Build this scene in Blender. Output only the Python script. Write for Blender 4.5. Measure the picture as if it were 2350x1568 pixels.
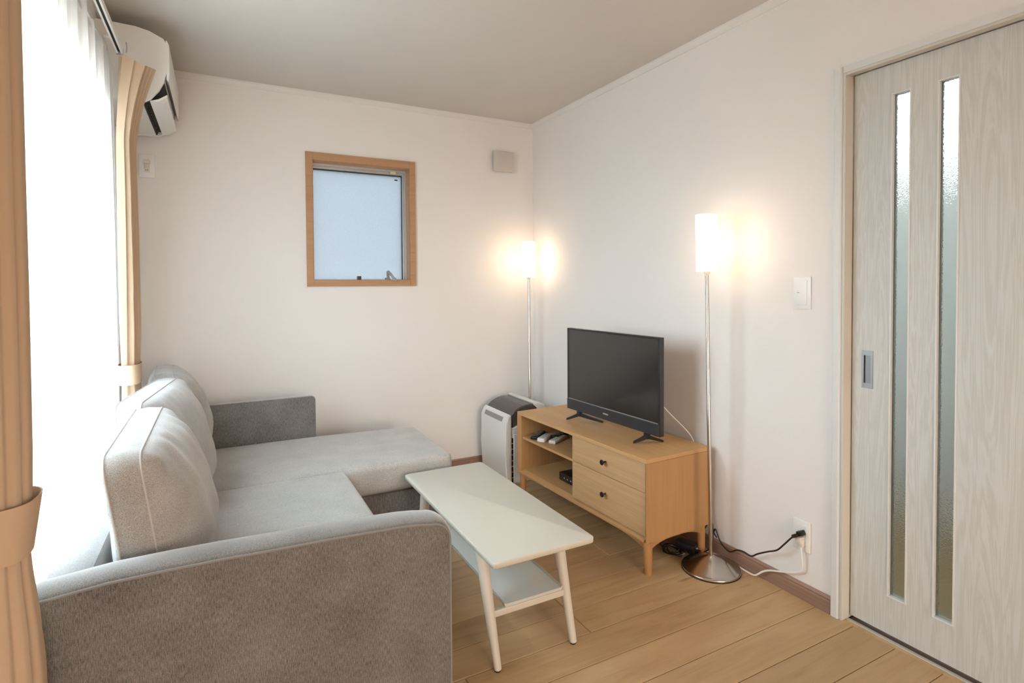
import bpy, bmesh, math, random
from mathutils import Vector, Matrix, noise

PI = math.pi
for o in list(bpy.data.objects):
    bpy.data.objects.remove(o, do_unlink=True)
scene = bpy.context.scene
col = scene.collection

# ------------------------------------------------------------------ camera
CAM = (-2.0201, -3.4844, 1.2459)
yaw, pit, rol, FPX, CY = -.4868, .0237, -.006, 1270.53, 684.98
fw = Vector((-math.sin(yaw)*math.cos(pit), math.cos(yaw)*math.cos(pit), -math.sin(pit)))
rt = Vector((math.cos(yaw), math.sin(yaw), 0))
up = rt.cross(fw)
r2 = rt*math.cos(rol) + up*math.sin(rol)
u2 = -rt*math.sin(rol) + up*math.cos(rol)
cd = bpy.data.cameras.new('camera')
cam = bpy.data.objects.new('camera', cd)
col.objects.link(cam)
cam.matrix_world = Matrix(((r2.x, u2.x, -fw.x, CAM[0]), (r2.y, u2.y, -fw.y, CAM[1]),
                           (r2.z, u2.z, -fw.z, CAM[2]), (0, 0, 0, 1)))
cd.sensor_width = 36
cd.lens = FPX/2350*36
cd.shift_y = -(784-CY)/2350
cd.clip_start = .02
scene.camera = cam

# ------------------------------------------------------------------ world, light, exposure
w = bpy.data.worlds.new('overcast_sky')
scene.world = w
w.use_nodes = True
bg = w.node_tree.nodes['Background']
bg.inputs[1].default_value = 21.0
_n, _l = w.node_tree.nodes, w.node_tree.links
_tc = _n.new('ShaderNodeTexCoord'); _sx = _n.new('ShaderNodeSeparateXYZ'); _rp = _n.new('ShaderNodeValToRGB')
_mr = _n.new('ShaderNodeMapRange')
_mr.inputs['From Min'].default_value = -1; _mr.inputs['From Max'].default_value = 1
_l.new(_tc.outputs['Generated'], _sx.inputs[0]); _l.new(_sx.outputs['Z'], _mr.inputs[0]); _l.new(_mr.outputs[0], _rp.inputs[0])
_e = _rp.color_ramp.elements
_e[0].position = .46; _e[0].color = (.21, .20, .185, 1)      # ground and houses below the horizon
_e[1].position = .56; _e[1].color = (.80, .91, 1.0, 1)       # overcast sky
_l.new(_rp.outputs[0], bg.inputs[0])
scene.view_settings.view_transform = 'Standard'
scene.view_settings.look = 'None'
scene.view_settings.exposure = 0.20
scene.view_settings.gamma = 1.0
scene.view_settings.use_curve_mapping = False


YREAR = -7.5


def portal(name, loc, rot, sx, sy):
    l = bpy.data.lights.new(name, 'AREA')
    l.shape = 'RECTANGLE'
    l.size, l.size_y = sx, sy
    l.cycles.is_portal = True
    o = bpy.data.objects.new(name, l)
    o.location = loc
    o.rotation_euler = rot
    col.objects.link(o)


portal('sky_portal_balcony', (-2.60, -1.43, 1.03), (0, -PI/2, 0), 2.05, 1.30)
portal('sky_portal_small', (-1.23, .16, 1.62), (-PI/2, 0, 0), .6, .72)
portal('sky_portal_rear', (-1.25, YREAR-.1, 1.30), (PI/2, 0, 0), 1.9, 1.5)
portal('sky_portal_hall', (1.28, -1.7, 2.1), (0, PI/2, 0), .5, 1.6)

# ------------------------------------------------------------------ helpers
M4 = Matrix.Identity(4)
WM = {}


def tag(o, label=None, cat=None, group=None, kind=None):
    if label: o['label'] = label
    if cat: o['category'] = cat
    if group: o['group'] = group
    if kind: o['kind'] = kind
    return o


def thing(name, label, cat, loc=(0, 0, 0), rotz=0, group=None):
    o = bpy.data.objects.new(name, None)
    o.empty_display_size = .05
    col.objects.link(o)
    o.location = loc
    o.rotation_euler = (0, 0, rotz)
    WM[o] = Matrix.Translation(loc) @ Matrix.Rotation(rotz, 4, 'Z')
    return tag(o, label, cat, group)


def finish(bm, smooth):
    bmesh.ops.recalc_face_normals(bm, faces=bm.faces)
    if smooth:
        ang = smooth if isinstance(smooth, float) else math.radians(38)
        for f in bm.faces: f.smooth = True
        for e in bm.edges:
            if len(e.link_faces) == 2 and e.calc_face_angle(0) > ang: e.smooth = False


def obj(name, bm, mat, parent=None, local=False, smooth=False, origin=None):
    """links bm as ONE mesh object; bm is in world space unless local"""
    finish(bm, smooth)
    me = bpy.data.meshes.new(name)
    if parent is not None:
        if not local: bm.transform(WM[parent].inverted())
        wm = WM[parent]
    elif origin is not None:
        bm.transform(Matrix.Translation(origin).inverted())
        wm = Matrix.Translation(origin)
    else:
        wm = M4
    bm.to_mesh(me); bm.free()
    me.materials.append(mat)
    o = bpy.data.objects.new(name, me)
    col.objects.link(o)
    if parent is not None: o.parent = parent
    elif origin is not None: o.location = origin
    WM[o] = wm.copy()
    return o


def struct(name, bm, mat, parent=None, smooth=False):
    o = obj(name, bm, mat, parent, smooth=smooth)
    if parent is None: o['kind'] = 'structure'
    return o


def B(bm, x0, x1, y0, y1, z0, z1, bev=0, seg=2, m=None):
    """box with optional bevel"""
    g = bmesh.ops.create_cube(bm, size=1)
    vs = g['verts']
    c = Vector(((x0+x1)/2, (y0+y1)/2, (z0+z1)/2))
    s = Vector((abs(x1-x0), abs(y1-y0), abs(z1-z0)))
    for v in vs:
        v.co = Vector((v.co.x*s.x, v.co.y*s.y, v.co.z*s.z)) + c
    if bev:
        es = list({e for v in vs for e in v.link_edges})
        r = bmesh.ops.bevel(bm, geom=es, offset=bev, segments=seg, affect='EDGES', profile=.5)
        vs = list({v for f in r['faces'] for v in f.verts} | {v for v in vs if v.is_valid})
    if m is not None:
        bmesh.ops.transform(bm, matrix=m, verts=vs)
    return bm


def box(*a, **k):
    return B(bmesh.new(), *a, **k)


def loft(bm, rings, closed=True, cap=True):
    R = [[bm.verts.new(p) for p in r] for r in rings]
    n = len(R[0])
    for i in range(len(R)-1):
        for j in range(n if closed else n-1):
            k = (j+1) % n
            bm.faces.new((R[i][j], R[i][k], R[i+1][k], R[i+1][j]))
    if cap and closed:
        bm.faces.new(list(reversed(R[0]))); bm.faces.new(R[-1])
    return R


def prism(bm, pts, axis, a, b):
    """closed outline pts extruded along an axis: 'y' -> pts are (x,z); 'z' -> (x,y); 'x' -> (y,z)"""
    def P(p, t):
        return {'y': (p[0], t, p[1]), 'z': (p[0], p[1], t), 'x': (t, p[0], p[1])}[axis]
    loft(bm, [[P(p, a) for p in pts], [P(p, b) for p in pts]])
    return bm


def smooth_path(pts, n=6):
    P = [Vector(p) for p in pts]
    if len(P) < 3: return P
    out = []
    for i in range(len(P)-1):
        p0 = P[max(i-1, 0)]; p1 = P[i]; p2 = P[i+1]; p3 = P[min(i+2, len(P)-1)]
        for k in range(n):
            t = k/n
            out.append(.5*((2*p1) + (p2-p0)*t + (2*p0-5*p1+4*p2-p3)*t*t + (-p0+3*p1-3*p2+p3)*t**3))
    out.append(P[-1])
    return out


def tube(bm, pts, r, n=8, sm=6, closed=False):
    P = smooth_path(pts, sm) if sm else [Vector(p) for p in pts]
    rings = []
    prev = None
    N = len(P)
    for i, p in enumerate(P):
        if closed: t = P[(i+1) % N]-P[i-1]
        else: t = P[min(i+1, N-1)]-P[max(i-1, 0)]
        t.normalize()
        if prev is None:
            a = t.orthogonal().normalized()
        else:
            a = (prev-t*prev.dot(t))
            a = a.normalized() if a.length > 1e-6 else t.orthogonal().normalized()
        prev = a
        b = t.cross(a)
        rr = r[i] if isinstance(r, list) else r
        rings.append([p+(a*math.cos(2*PI*k/n)+b*math.sin(2*PI*k/n))*rr for k in range(n)])
    if closed: rings.append(rings[0])
    loft(bm, rings, cap=not closed)
    return bm


def lathe(bm, prof, cx=0, cy=0, n=40, axis=None):
    """prof list of (r,z)"""
    rings = [[(cx+max(r, 1e-5)*math.cos(2*PI*k/n), cy+max(r, 1e-5)*math.sin(2*PI*k/n), z) for k in range(n)] for r, z in prof]
    loft(bm, rings, cap=True)
    return bm


def taper(bm, p0, p1, r0, r1, n=24, roundend=0):
    """tapered round leg from p0 (top) to p1 (bottom) with horizontal cuts"""
    p0, p1 = Vector(p0), Vector(p1)
    rings = []
    ts = [0, .25, .5, .75, 1]
    for t in ts:
        c = p0.lerp(p1, t); r = r0+(r1-r0)*t
        rings.append([c+Vector((math.cos(2*PI*k/n)*r, math.sin(2*PI*k/n)*r, 0)) for k in range(n)])
    if roundend:
        rings[-1] = [Vector((v.x, v.y, v.z+roundend)) for v in rings[-1]]
        c = p1
        rings.append([c+Vector((math.cos(2*PI*k/n)*r1*.8, math.sin(2*PI*k/n)*r1*.8, 0)) for k in range(n)])
    loft(bm, rings)
    return bm


# ------------------------------------------------------------------ materials
def mat(name, color=(.8, .8, .8), rough=.5, metal=0, spec=.5, **kw):
    m = bpy.data.materials.new(name)
    m.use_nodes = True
    b = m.node_tree.nodes['Principled BSDF']
    b.inputs['Base Color'].default_value = (*color, 1)
    b.inputs['Roughness'].default_value = rough
    b.inputs['Metallic'].default_value = metal
    b.inputs['Specular IOR Level'].default_value = spec
    for k, v in kw.items():
        b.inputs[k.replace('_', ' ')].default_value = v
    return m


class NT:
    def __init__(s, m):
        s.t = m.node_tree; s.n = s.t.nodes; s.l = s.t.links; s.b = s.n['Principled BSDF']

    def new(s, typ, **kw):
        nd = s.n.new(typ)
        for k, v in kw.items():
            if k in nd.inputs: nd.inputs[k].default_value = v
            else: setattr(nd, k, v)
        return nd

    def link(s, a, b): s.l.new(a, b)

    def coords(s, scale=(1, 1, 1), rnd=False, rot=(0, 0, 0)):
        tc = s.new('ShaderNodeTexCoord')
        mp = s.new('ShaderNodeMapping')
        mp.inputs['Scale'].default_value = scale
        mp.inputs['Rotation'].default_value = rot
        s.link(tc.outputs['Object'], mp.inputs[0])
        if rnd:
            oi = s.new('ShaderNodeObjectInfo')
            ml = s.new('ShaderNodeVectorMath', operation='SCALE')
            ml.inputs[0].default_value = (37, 91, 53)
            s.link(oi.outputs['Random'], ml.inputs['Scale'])
            s.link(ml.outputs[0], mp.inputs['Location'])
        return mp.outputs[0]

    def noise(s, vec, scale, detail=3, rough=.5, dist=0):
        nd = s.new('ShaderNodeTexNoise')
        nd.inputs['Scale'].default_value = scale
        nd.inputs['Detail'].default_value = detail
        nd.inputs['Roughness'].default_value = rough
        nd.inputs['Distortion'].default_value = dist
        s.link(vec, nd.inputs['Vector'])
        return nd.outputs['Fac']

    def ramp(s, fac, stops):
        r = s.new('ShaderNodeValToRGB')
        el = r.color_ramp.elements
        while len(el) < len(stops): el.new(.5)
        for e, (p, c) in zip(el, stops):
            e.position = p; e.color = (*c, 1) if len(c) == 3 else c
        s.link(fac, r.inputs[0])
        return r.outputs[0]

    def mix(s, a, b, fac, mode='MIX'):
        mx = s.new('ShaderNodeMix', data_type='RGBA', blend_type=mode)
        for sock, v in ((mx.inputs[0], fac), (mx.inputs[6], a), (mx.inputs[7], b)):
            if isinstance(v, (int, float)): sock.default_value = v
            elif isinstance(v, tuple): sock.default_value = (*v, 1)
            else: s.link(v, sock)
        return mx.outputs[2]

    def bump(s, h, strength=.2, dist=.002):
        bp = s.new('ShaderNodeBump')
        bp.inputs['Strength'].default_value = strength
        bp.inputs['Distance'].default_value = dist
        s.link(h, bp.inputs['Height'])
        s.link(bp.outputs[0], s.b.inputs['Normal'])


def plaster(name, c, s=260, st=.12):
    m = mat(name, c, .92, spec=.15)
    t = NT(m)
    v = t.coords()
    t.bump(t.noise(v, s, 3), st, .001)
    return m


def wood(name, c1, c2, axis='x', rough=.5, scale=1.0, contrast=.5, rnd=False, spec=.3, bump=.08):
    """streaky wood with its grain along an axis (of the object)"""
    m = mat(name, c1, rough, spec=spec)
    t = NT(m)
    lo, hi = .9*scale, 22*scale
    sc = {'x': (lo, hi, hi), 'y': (hi, lo, hi), 'z': (hi, hi, lo)}[axis]
    sf = {'x': (4, 260, 260), 'y': (260, 4, 260), 'z': (260, 260, 4)}[axis]
    v = t.coords(sc, rnd); v2 = t.coords(sf, rnd)
    n1 = t.noise(v, 1.0, 5, .62, 1.2)
    n2 = t.noise(v2, 1.0, 2, .5)
    f = t.mix(n1, n2, .45)
    k = .5*contrast
    colr = t.ramp(f, [(.5-.28/max(k, .01)*.35, c1), (.5+.28/max(k, .01)*.35, c2)]) if False else t.ramp(f, [(.36, c2), (.64, c1)])
    t.link(colr, t.b.inputs['Base Color'])
    t.bump(n2, bump, .0006)
    return m


def fabric(name, c_lo, c_hi, streak=(1, 1, 1), scale=1.0, bump=.5, sheen=.35):
    m = mat(name, c_hi, .95, spec=.1, Sheen_Weight=sheen, Sheen_Roughness=.45)
    t = NT(m)
    v = t.coords()
    vs = t.coords(streak)
    a = t.noise(v, 950*scale, 2, .6)
    b = t.noise(vs, 620*scale, 2, .55)
    g = t.noise(v, 9, 3)
    f = t.mix(a, b, .55)
    f2 = t.mix(f, g, .15)
    t.link(t.ramp(f2, [(.37, c_lo), (.62, c_hi)]), t.b.inputs['Base Color'])
    t.bump(f, bump, .0012)
    return m


M = {}
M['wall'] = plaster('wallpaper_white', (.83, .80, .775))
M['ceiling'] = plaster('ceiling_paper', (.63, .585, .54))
M['moulding'] = mat('moulding_paint', (.74, .72, .69), .6)
M['trimwhite'] = mat('door_trim_white', (.72, .72, .705), .45)
M['jamb'] = mat('jamb_cream', (.62, .585, .53), .5)
M['baseboard'] = wood('baseboard_wood', (.36, .225, .165), (.27, .165, .12), 'y', .45)
M['slab'] = mat('dark_subfloor', (.10, .06, .035), .9)
M['winwood'] = wood('window_casing_wood', (.50, .29, .16), (.42, .235, .125), 'x', .45)
M['alu'] = mat('aluminium_sash', (.50, .50, .50), .4, .6)
M['gasket'] = mat('black_gasket', (.02, .025, .035), .6)
M['black'] = mat('black_plastic', (.012, .012, .013), .35)
M['tvbar'] = mat('tv_dark_plastic', (.028, .030, .034), .33)
M['white'] = mat('white_plastic', (.80, .79, .76), .35)
M['plate'] = mat('switch_plate_white', (.84, .84, .83), .35)
M['greyplastic'] = mat('grey_plastic', (.33, .32, .31), .45)
M['steel'] = mat('brushed_steel', (.50, .46, .42), .20, 1.0)
M['handle'] = mat('door_pull_grey', (.34, .35, .355), .4, .5)
M['handle_in'] = mat('door_pull_recess', (.26, .27, .28), .45, .4)
M['table'] = mat('table_offwhite', (.66, .64, .555), .42)
M['table_leg'] = mat('table_leg_offwhite', (.64, .60, .53), .45)
M['shelf'] = mat('table_shelf_pale', (.60, .62, .59), .45)
M['track'] = mat('floor_track_metal', (.62, .60, .56), .35, .3)
M['track_dark'] = mat('track_bed_brown', (.16, .105, .075), .6)
M['vent'] = mat('vent_cover_beige', (.60, .555, .51), .5)
M['dark'] = mat('dark_cavity', (.012, .010, .009), .7)
M['tint'] = mat('smoked_plastic', (.085, .078, .070), .22)
M['display'] = mat('display_grey', (.30, .285, .265), .35)
M['sticker'] = mat('yellow_sticker', (.75, .68, .38), .6)
M['knob'] = mat('knob_black', (.010, .009, .009), .4)
M['cream'] = mat('cream_plastic', (.72, .66, .58), .4)
M['logo'] = mat('logo_silver', (.62, .62, .62), .4)
M['screen'] = mat('tv_screen_glass', (.020, .019, .018), .17, spec=.9)
M['outside'] = mat('outside_render', (.55, .56, .58), .9)

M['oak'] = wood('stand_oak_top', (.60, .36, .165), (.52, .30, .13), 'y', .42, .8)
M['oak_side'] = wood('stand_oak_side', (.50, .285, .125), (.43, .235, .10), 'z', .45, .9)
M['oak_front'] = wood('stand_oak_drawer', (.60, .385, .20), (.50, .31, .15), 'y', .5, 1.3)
M['oak_leg'] = wood('stand_oak_leg', (.50, .27, .115), (.42, .22, .09), 'z', .45, .8)

M['fab'] = fabric('sofa_fabric_grey', (.075, .069, .064), (.285, .272, .26), (1.0, 1.0, .12), 1.0, .5, .9)  # arms and base: the one sofa cloth darkened, shade put into its colour
M['fab_seat'] = fabric('sofa_fabric_seat', (.32, .31, .295), (.60, .585, .565), (.3, 1, 1), 1.0, .35)  # seats: the same cloth made paler, window light put into its colour
M['cushion'] = fabric('cushion_fabric_grey', (.20, .19, .18), (.56, .54, .52), (1, 1, 1), 1.1, .5)  # cushions: same cloth again, lightened to carry the light in its colour
M['piping'] = mat('piping_grey', (.25, .25, .25), .9)
M['piping_pale'] = mat('piping_pale', (.50, .48, .45), .9)


def floor_mat():
    m = mat('oak_plank', (.5, .35, .2), .42, spec=.35)
    t = NT(m)
    v = t.coords((1.1, 15, 15), True)
    n1 = t.noise(v, 1.0, 6, .62, 2.2)
    v3 = t.coords((2.2, 9, 9), True)
    n3 = t.noise(v3, 1.0, 3, .5, 1.0)
    v2 = t.coords((7, 330, 330), True)
    n2 = t.noise(v2, 1.0, 2, .6)
    f = t.mix(n1, n2, .28)
    c = t.ramp(f, [(.30, (.36, .22, .105)), (.48, (.50, .335, .175)), (.68, (.57, .395, .215))])
    c2 = t.ramp(n3, [(.35, (.47, .30, .155)), (.65, (.58, .41, .235))])
    c = t.mix(c, c2, .45)
    # knots
    vk = t.coords((1.5, 7.0, 1), True)
    vo = t.new('ShaderNodeTexVoronoi', Scale=1.0)
    vo.inputs['Randomness'].default_value = 1
    t.link(vk, vo.inputs['Vector'])
    kf = t.ramp(vo.outputs['Distance'], [(.015, (1, 1, 1)), (.085, (0, 0, 0))])
    c = t.mix(c, (.20, .11, .05), kf) if False else t.mix(c, t.mix(c, (.22, .125, .06), .75), kf)
    oi = t.new('ShaderNodeObjectInfo')
    hv = t.new('ShaderNodeHueSaturation')
    mr = t.new('ShaderNodeMapRange')
    mr.inputs['To Min'].default_value = .86
    mr.inputs['To Max'].default_value = 1.08
    t.link(oi.outputs['Random'], mr.inputs[0])
    t.link(mr.outputs[0], hv.inputs['Value'])
    t.link(c, hv.inputs['Color'])
    t.link(hv.outputs[0], t.b.inputs['Base Color'])
    t.bump(n2, .1, .0005)
    return m


M['plank'] = floor_mat()


def door_wood():
    m = mat('door_whitewash_wood', (.66, .65, .60), .5, spec=.3)
    t = NT(m)
    v = t.coords((10, 10, .55))
    n1 = t.noise(v, 1.3, 4, .55, 2.6)
    wv = t.new('ShaderNodeMath', operation='SINE')
    ml = t.new('ShaderNodeMath', operation='MULTIPLY')
    ml.inputs[1].default_value = 46
    t.link(n1, ml.inputs[0]); t.link(ml.outputs[0], wv.inputs[0])
    ad = t.new('ShaderNodeMath', operation='MULTIPLY_ADD')
    ad.inputs[1].default_value = .5; ad.inputs[2].default_value = .5
    t.link(wv.outputs[0], ad.inputs[0])
    v2 = t.coords((300, 300, 8))
    n2 = t.noise(v2, 1, 2, .6)
    f = t.mix(ad.outputs[0], n2, .6)
    t.link(t.ramp(f, [(.25, (.575, .572, .535)), (.75, (.655, .66, .640))]), t.b.inputs['Base Color'])
    t.bump(f, .1, .0008)
    return m


M['door'] = door_wood()


def glass_mats():
    # figured glass of the sliding door
    m = bpy.data.materials.new('figured_glass'); m.use_nodes = True
    t = NT(m)
    t.b.inputs['Base Color'].default_value = (.80, .85, .82, 1)
    t.b.inputs['Transmission Weight'].default_value = 1
    t.b.inputs['Roughness'].default_value = .22
    t.b.inputs['IOR'].default_value = 1.3
    v = t.coords()
    vo = t.new('ShaderNodeTexVoronoi', Scale=230.0)
    t.link(v, vo.inputs['Vector'])
    t.bump(vo.outputs['Distance'], .55, .002)
    M['figured'] = m
    # frosted pane
    m = bpy.data.materials.new('frosted_glass'); m.use_nodes = True
    nt = m.node_tree; nt.nodes.clear()
    out = nt.nodes.new('ShaderNodeOutputMaterial')
    tr = nt.nodes.new('ShaderNodeBsdfTranslucent')
    gl = nt.nodes.new('ShaderNodeBsdfGlossy'); gl.inputs['Roughness'].default_value = .35
    mx = nt.nodes.new('ShaderNodeMixShader'); mx.inputs[0].default_value = .05
    tc = nt.nodes.new('ShaderNodeTexCoord')
    ns = nt.nodes.new('ShaderNodeTexNoise'); ns.inputs['Scale'].default_value = 260; ns.inputs['Detail'].default_value = 3
    rp = nt.nodes.new('ShaderNodeValToRGB')
    rp.color_ramp.elements[0].position = .3; rp.color_ramp.elements[0].color = (.20, .215, .225, 1)
    rp.color_ramp.elements[1].position = .7; rp.color_ramp.elements[1].color = (.235, .245, .255, 1)
    bp = nt.nodes.new('ShaderNodeBump'); bp.inputs['Strength'].default_value = .5; bp.inputs['Distance'].default_value = .001
    L = nt.links.new
    L(tc.outputs['Object'], ns.inputs['Vector']); L(ns.outputs['Fac'], rp.inputs[0]); L(rp.outputs[0], tr.inputs['Color'])
    L(ns.outputs['Fac'], bp.inputs['Height']); L(bp.outputs[0], tr.inputs['Normal']); L(bp.outputs[0], gl.inputs['Normal'])
    L(tr.outputs[0], mx.inputs[1]); L(gl.outputs[0], mx.inputs[2]); L(mx.outputs[0], out.inputs[0])
    M['frosted'] = m
    # clear pane behind the sheer
    m = bpy.data.materials.new('clear_pane'); m.use_nodes = True
    nt = m.node_tree; nt.nodes.clear()
    out = nt.nodes.new('ShaderNodeOutputMaterial')
    tr = nt.nodes.new('ShaderNodeBsdfTransparent'); tr.inputs[0].default_value = (.93, .96, .96, 1)
    gl = nt.nodes.new('ShaderNodeBsdfGlossy'); gl.inputs['Roughness'].default_value = .02
    mx = nt.nodes.new('ShaderNodeMixShader'); mx.inputs[0].default_value = .06
    nt.links.new(tr.outputs[0], mx.inputs[1]); nt.links.new(gl.outputs[0], mx.inputs[2]); nt.links.new(mx.outputs[0], out.inputs[0])
    M['clear'] = m
    M['cream_pane'] = m.copy(); M['cream_pane'].name = 'cream_tinted_pane'
    M['cream_pane'].node_tree.nodes['Transparent BSDF'].inputs[0].default_value = (.98, .85, .74, 1)  # tint chosen to warm the fill from the added rear window


glass_mats()


def cloth(name, colr, transp, transl):
    m = bpy.data.materials.new(name); m.use_nodes = True
    nt = m.node_tree; nt.nodes.clear()
    L = nt.links.new
    out = nt.nodes.new('ShaderNodeOutputMaterial')
    df = nt.nodes.new('ShaderNodeBsdfDiffuse'); df.inputs[0].default_value = (*colr, 1)
    tl = nt.nodes.new('ShaderNodeBsdfTranslucent'); tl.inputs[0].default_value = (*colr, 1)
    tp = nt.nodes.new('ShaderNodeBsdfTransparent')
    m1 = nt.nodes.new('ShaderNodeMixShader'); m1.inputs[0].default_value = transl
    m2 = nt.nodes.new('ShaderNodeMixShader'); m2.inputs[0].default_value = transp
    tc = nt.nodes.new('ShaderNodeTexCoord')
    ns = nt.nodes.new('ShaderNodeTexNoise'); ns.inputs['Scale'].default_value = 700; ns.inputs['Detail'].default_value = 2
    bp = nt.nodes.new('ShaderNodeBump'); bp.inputs['Strength'].default_value = .25; bp.inputs['Distance'].default_value = .0005
    L(tc.outputs['Object'], ns.inputs['Vector']); L(ns.outputs['Fac'], bp.inputs['Height'])
    L(bp.outputs[0], df.inputs['Normal'])
    L(df.outputs[0], m1.inputs[1]); L(tl.outputs[0], m1.inputs[2])
    L(m1.outputs[0], m2.inputs[1]); L(tp.outputs[0], m2.inputs[2]); L(m2.outputs[0], out.inputs[0])
    return m


M['sheer'] = cloth('sheer_voile', (.95, .96, .97), .34, .62)
M['drape'] = cloth('tan_drape', (.57, .43, .305), .0, .12)
M['band'] = cloth('tan_tieback', (.57, .42, .295), .0, .03)


def shade_mat():
    m = bpy.data.materials.new('opal_shade'); m.use_nodes = True
    nt = m.node_tree; nt.nodes.clear()
    L = nt.links.new
    out = nt.nodes.new('ShaderNodeOutputMaterial')
    tp = nt.nodes.new('ShaderNodeBsdfTransparent'); tp.inputs[0].default_value = (1, .93, .84, 1)
    em = nt.nodes.new('ShaderNodeEmission'); em.inputs[0].default_value = (1, .86, .70, 1); em.inputs[1].default_value = 1.0
    df = nt.nodes.new('ShaderNodeBsdfTranslucent'); df.inputs[0].default_value = (.9, .88, .84, 1)
    m1 = nt.nodes.new('ShaderNodeMixShader'); m1.inputs[0].default_value = .32
    ad = nt.nodes.new('ShaderNodeAddShader')
    L(tp.outputs[0], m1.inputs[2]); L(df.outputs[0], m1.inputs[1])
    L(m1.outputs[0], ad.inputs[0]); L(em.outputs[0], ad.inputs[1]); L(ad.outputs[0], out.inputs[0])
    return m


M['shade'] = shade_mat()

# ================================================================== SETTING
XL = -2.45          # window wall
YB = -7.5          # wall behind the camera
H = 2.40
T = .14

# floor
fl = struct('floor', box(XL-T, 1.34, YB-T, T, -.12, -.012), M['slab'])
rnd = random.Random(5)
PW = .141
y1 = -1.885+PW*14
row = 0
yt = y1
YP = -4.4
while yt > YP:
    yb = yt-PW
    a, b = max(yb, YP), min(yt, 0)
    if b-a > .01:
        xe = -.001
        L0 = 1.818
        start = XL - rnd.uniform(0, L0)
        if -2.0 > b or (-1.89 < b < -1.80): start = -1.35-L0
        if -1.75 < b < -1.60: start = -.862-L0
        x = start
        while x < xe:
            p, q = max(x, XL+.001), min(x+L0, xe)
            if q-p > .02:
                bm = box(p+.0007, q-.0007, a+.0009, b-.0009, -.012, 0)
                es = [e for e in bm.edges if all(v.co.z > -.001 for v in e.verts)]
                bmesh.ops.bevel(bm, geom=es, offset=.0018, segments=1, affect='EDGES')
                obj('plank', bm, M['plank'], fl)
            x += L0
    yt = yb
    row += 1
obj('far_boards', box(XL, 0, YB, yt, -.012, 0), M['plank'], fl)['kind'] = 'stuff'
# hallway planks beyond the sliding door
obj('hallway_boards', box(.10, 1.2, -4.0, -.4, -.012, 0), M['plank'], fl)['kind'] = 'stuff'

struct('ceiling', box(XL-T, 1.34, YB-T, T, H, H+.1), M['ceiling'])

# back wall with its small window hole
WX0, WX1, WZ0, WZ1 = -1.518, -.922, 1.283, 2.0
bm = bmesh.new()
B(bm, XL-T, WX0, 0, T, 0, H); B(bm, WX1, .12, 0, T, 0, H)
B(bm, WX0, WX1, 0, T, 0, WZ0); B(bm, WX0, WX1, 0, T, WZ1, H)
struct('wall_back', bm, M['wall'])

# window wall
LY0, LY1, LZ1 = -2.08, -.78, 2.06
bm = bmesh.new()
B(bm, XL-T, XL, LY1, 0, 0, H); B(bm, XL-T, XL, YB, LY0, 0, H)
B(bm, XL-T, XL, LY0, LY1, LZ1, H)
struct('wall_left', bm, M['wall'])

# right wall with the sliding-door opening
DY0, DY1, DZ = -3.12, -2.262, 2.012
bm = bmesh.new()
B(bm, 0, .10, DY1, 0, 0, H); B(bm, 0, .10, YB, DY0, 0, H)
B(bm, 0, .10, DY0, DY1, DZ, H)
struct('wall_right', bm, M['wall'])

# wall behind the camera
bm = bmesh.new()
B(bm, XL-T, -2.2, YB-T, YB, 0, H); B(bm, -.3, 0.1, YB-T, YB, 0, H)
B(bm, -2.2, -.3, YB-T, YB, 0, .55); B(bm, -2.2, -.3, YB-T, YB, 2.05, H)
struct('wall_rear', bm, M['wall'])

# hallway behind the door
bm = bmesh.new()
B(bm, 1.2, 1.34, -4.0, -.4, 0, 1.87)
B(bm, 1.2, 1.34, -4.0, -2.5, 1.87, H); B(bm, 1.2, 1.34, -.9, -.4, 1.87, H)
B(bm, .10, 1.34, -.4, -.3, 0, H); B(bm, .10, 1.34, -4.1, -4.0, 0, H)
struct('wall_hallway', bm, M['wall'])


def crown(pts_a, pts_b):
    bm = bmesh.new()
    loft(bm, [pts_a, pts_b])
    return bm


c = .030
struct('trim_1', crown([(XL, 0, H), (XL, 0, H-c), (XL, -.006, H-c), (XL, -.010, H-c+.008), (XL, -.020, H-.008), (XL, -.022, H)],
                       [(0, 0, H), (0, 0, H-c), (0, -.006, H-c), (0, -.010, H-c+.008), (0, -.020, H-.008), (0, -.022, H)]), M['moulding'])
struct('trim_2', crown([(0, 0, H), (0, 0, H-c), (-.006, 0, H-c), (-.010, 0, H-c+.008), (-.020, 0, H-.008), (-.022, 0, H)],
                       [(0, YB, H), (0, YB, H-c), (-.006, YB, H-c), (-.010, YB, H-c+.008), (-.020, YB, H-.008), (-.022, YB, H)]), M['moulding'])
struct('trim_3', crown([(XL, 0, H), (XL, 0, H-c), (XL+.006, 0, H-c), (XL+.010, 0, H-c+.008), (XL+.020, 0, H-.008), (XL+.022, 0, H)],
                       [(XL, YB, H), (XL, YB, H-c), (XL+.006, YB, H-c), (XL+.010, YB, H-c+.008), (XL+.020, YB, H-.008), (XL+.022, YB, H)]), M['moulding'])


def base_profile(s):
    return [(0, 0), (s*.010, 0), (s*.010, .046), (s*.0085, .049), (s*.0085, .052), (s*.010, .055), (s*.010, .058), (s*.005, .066), (0, .066)]


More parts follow.
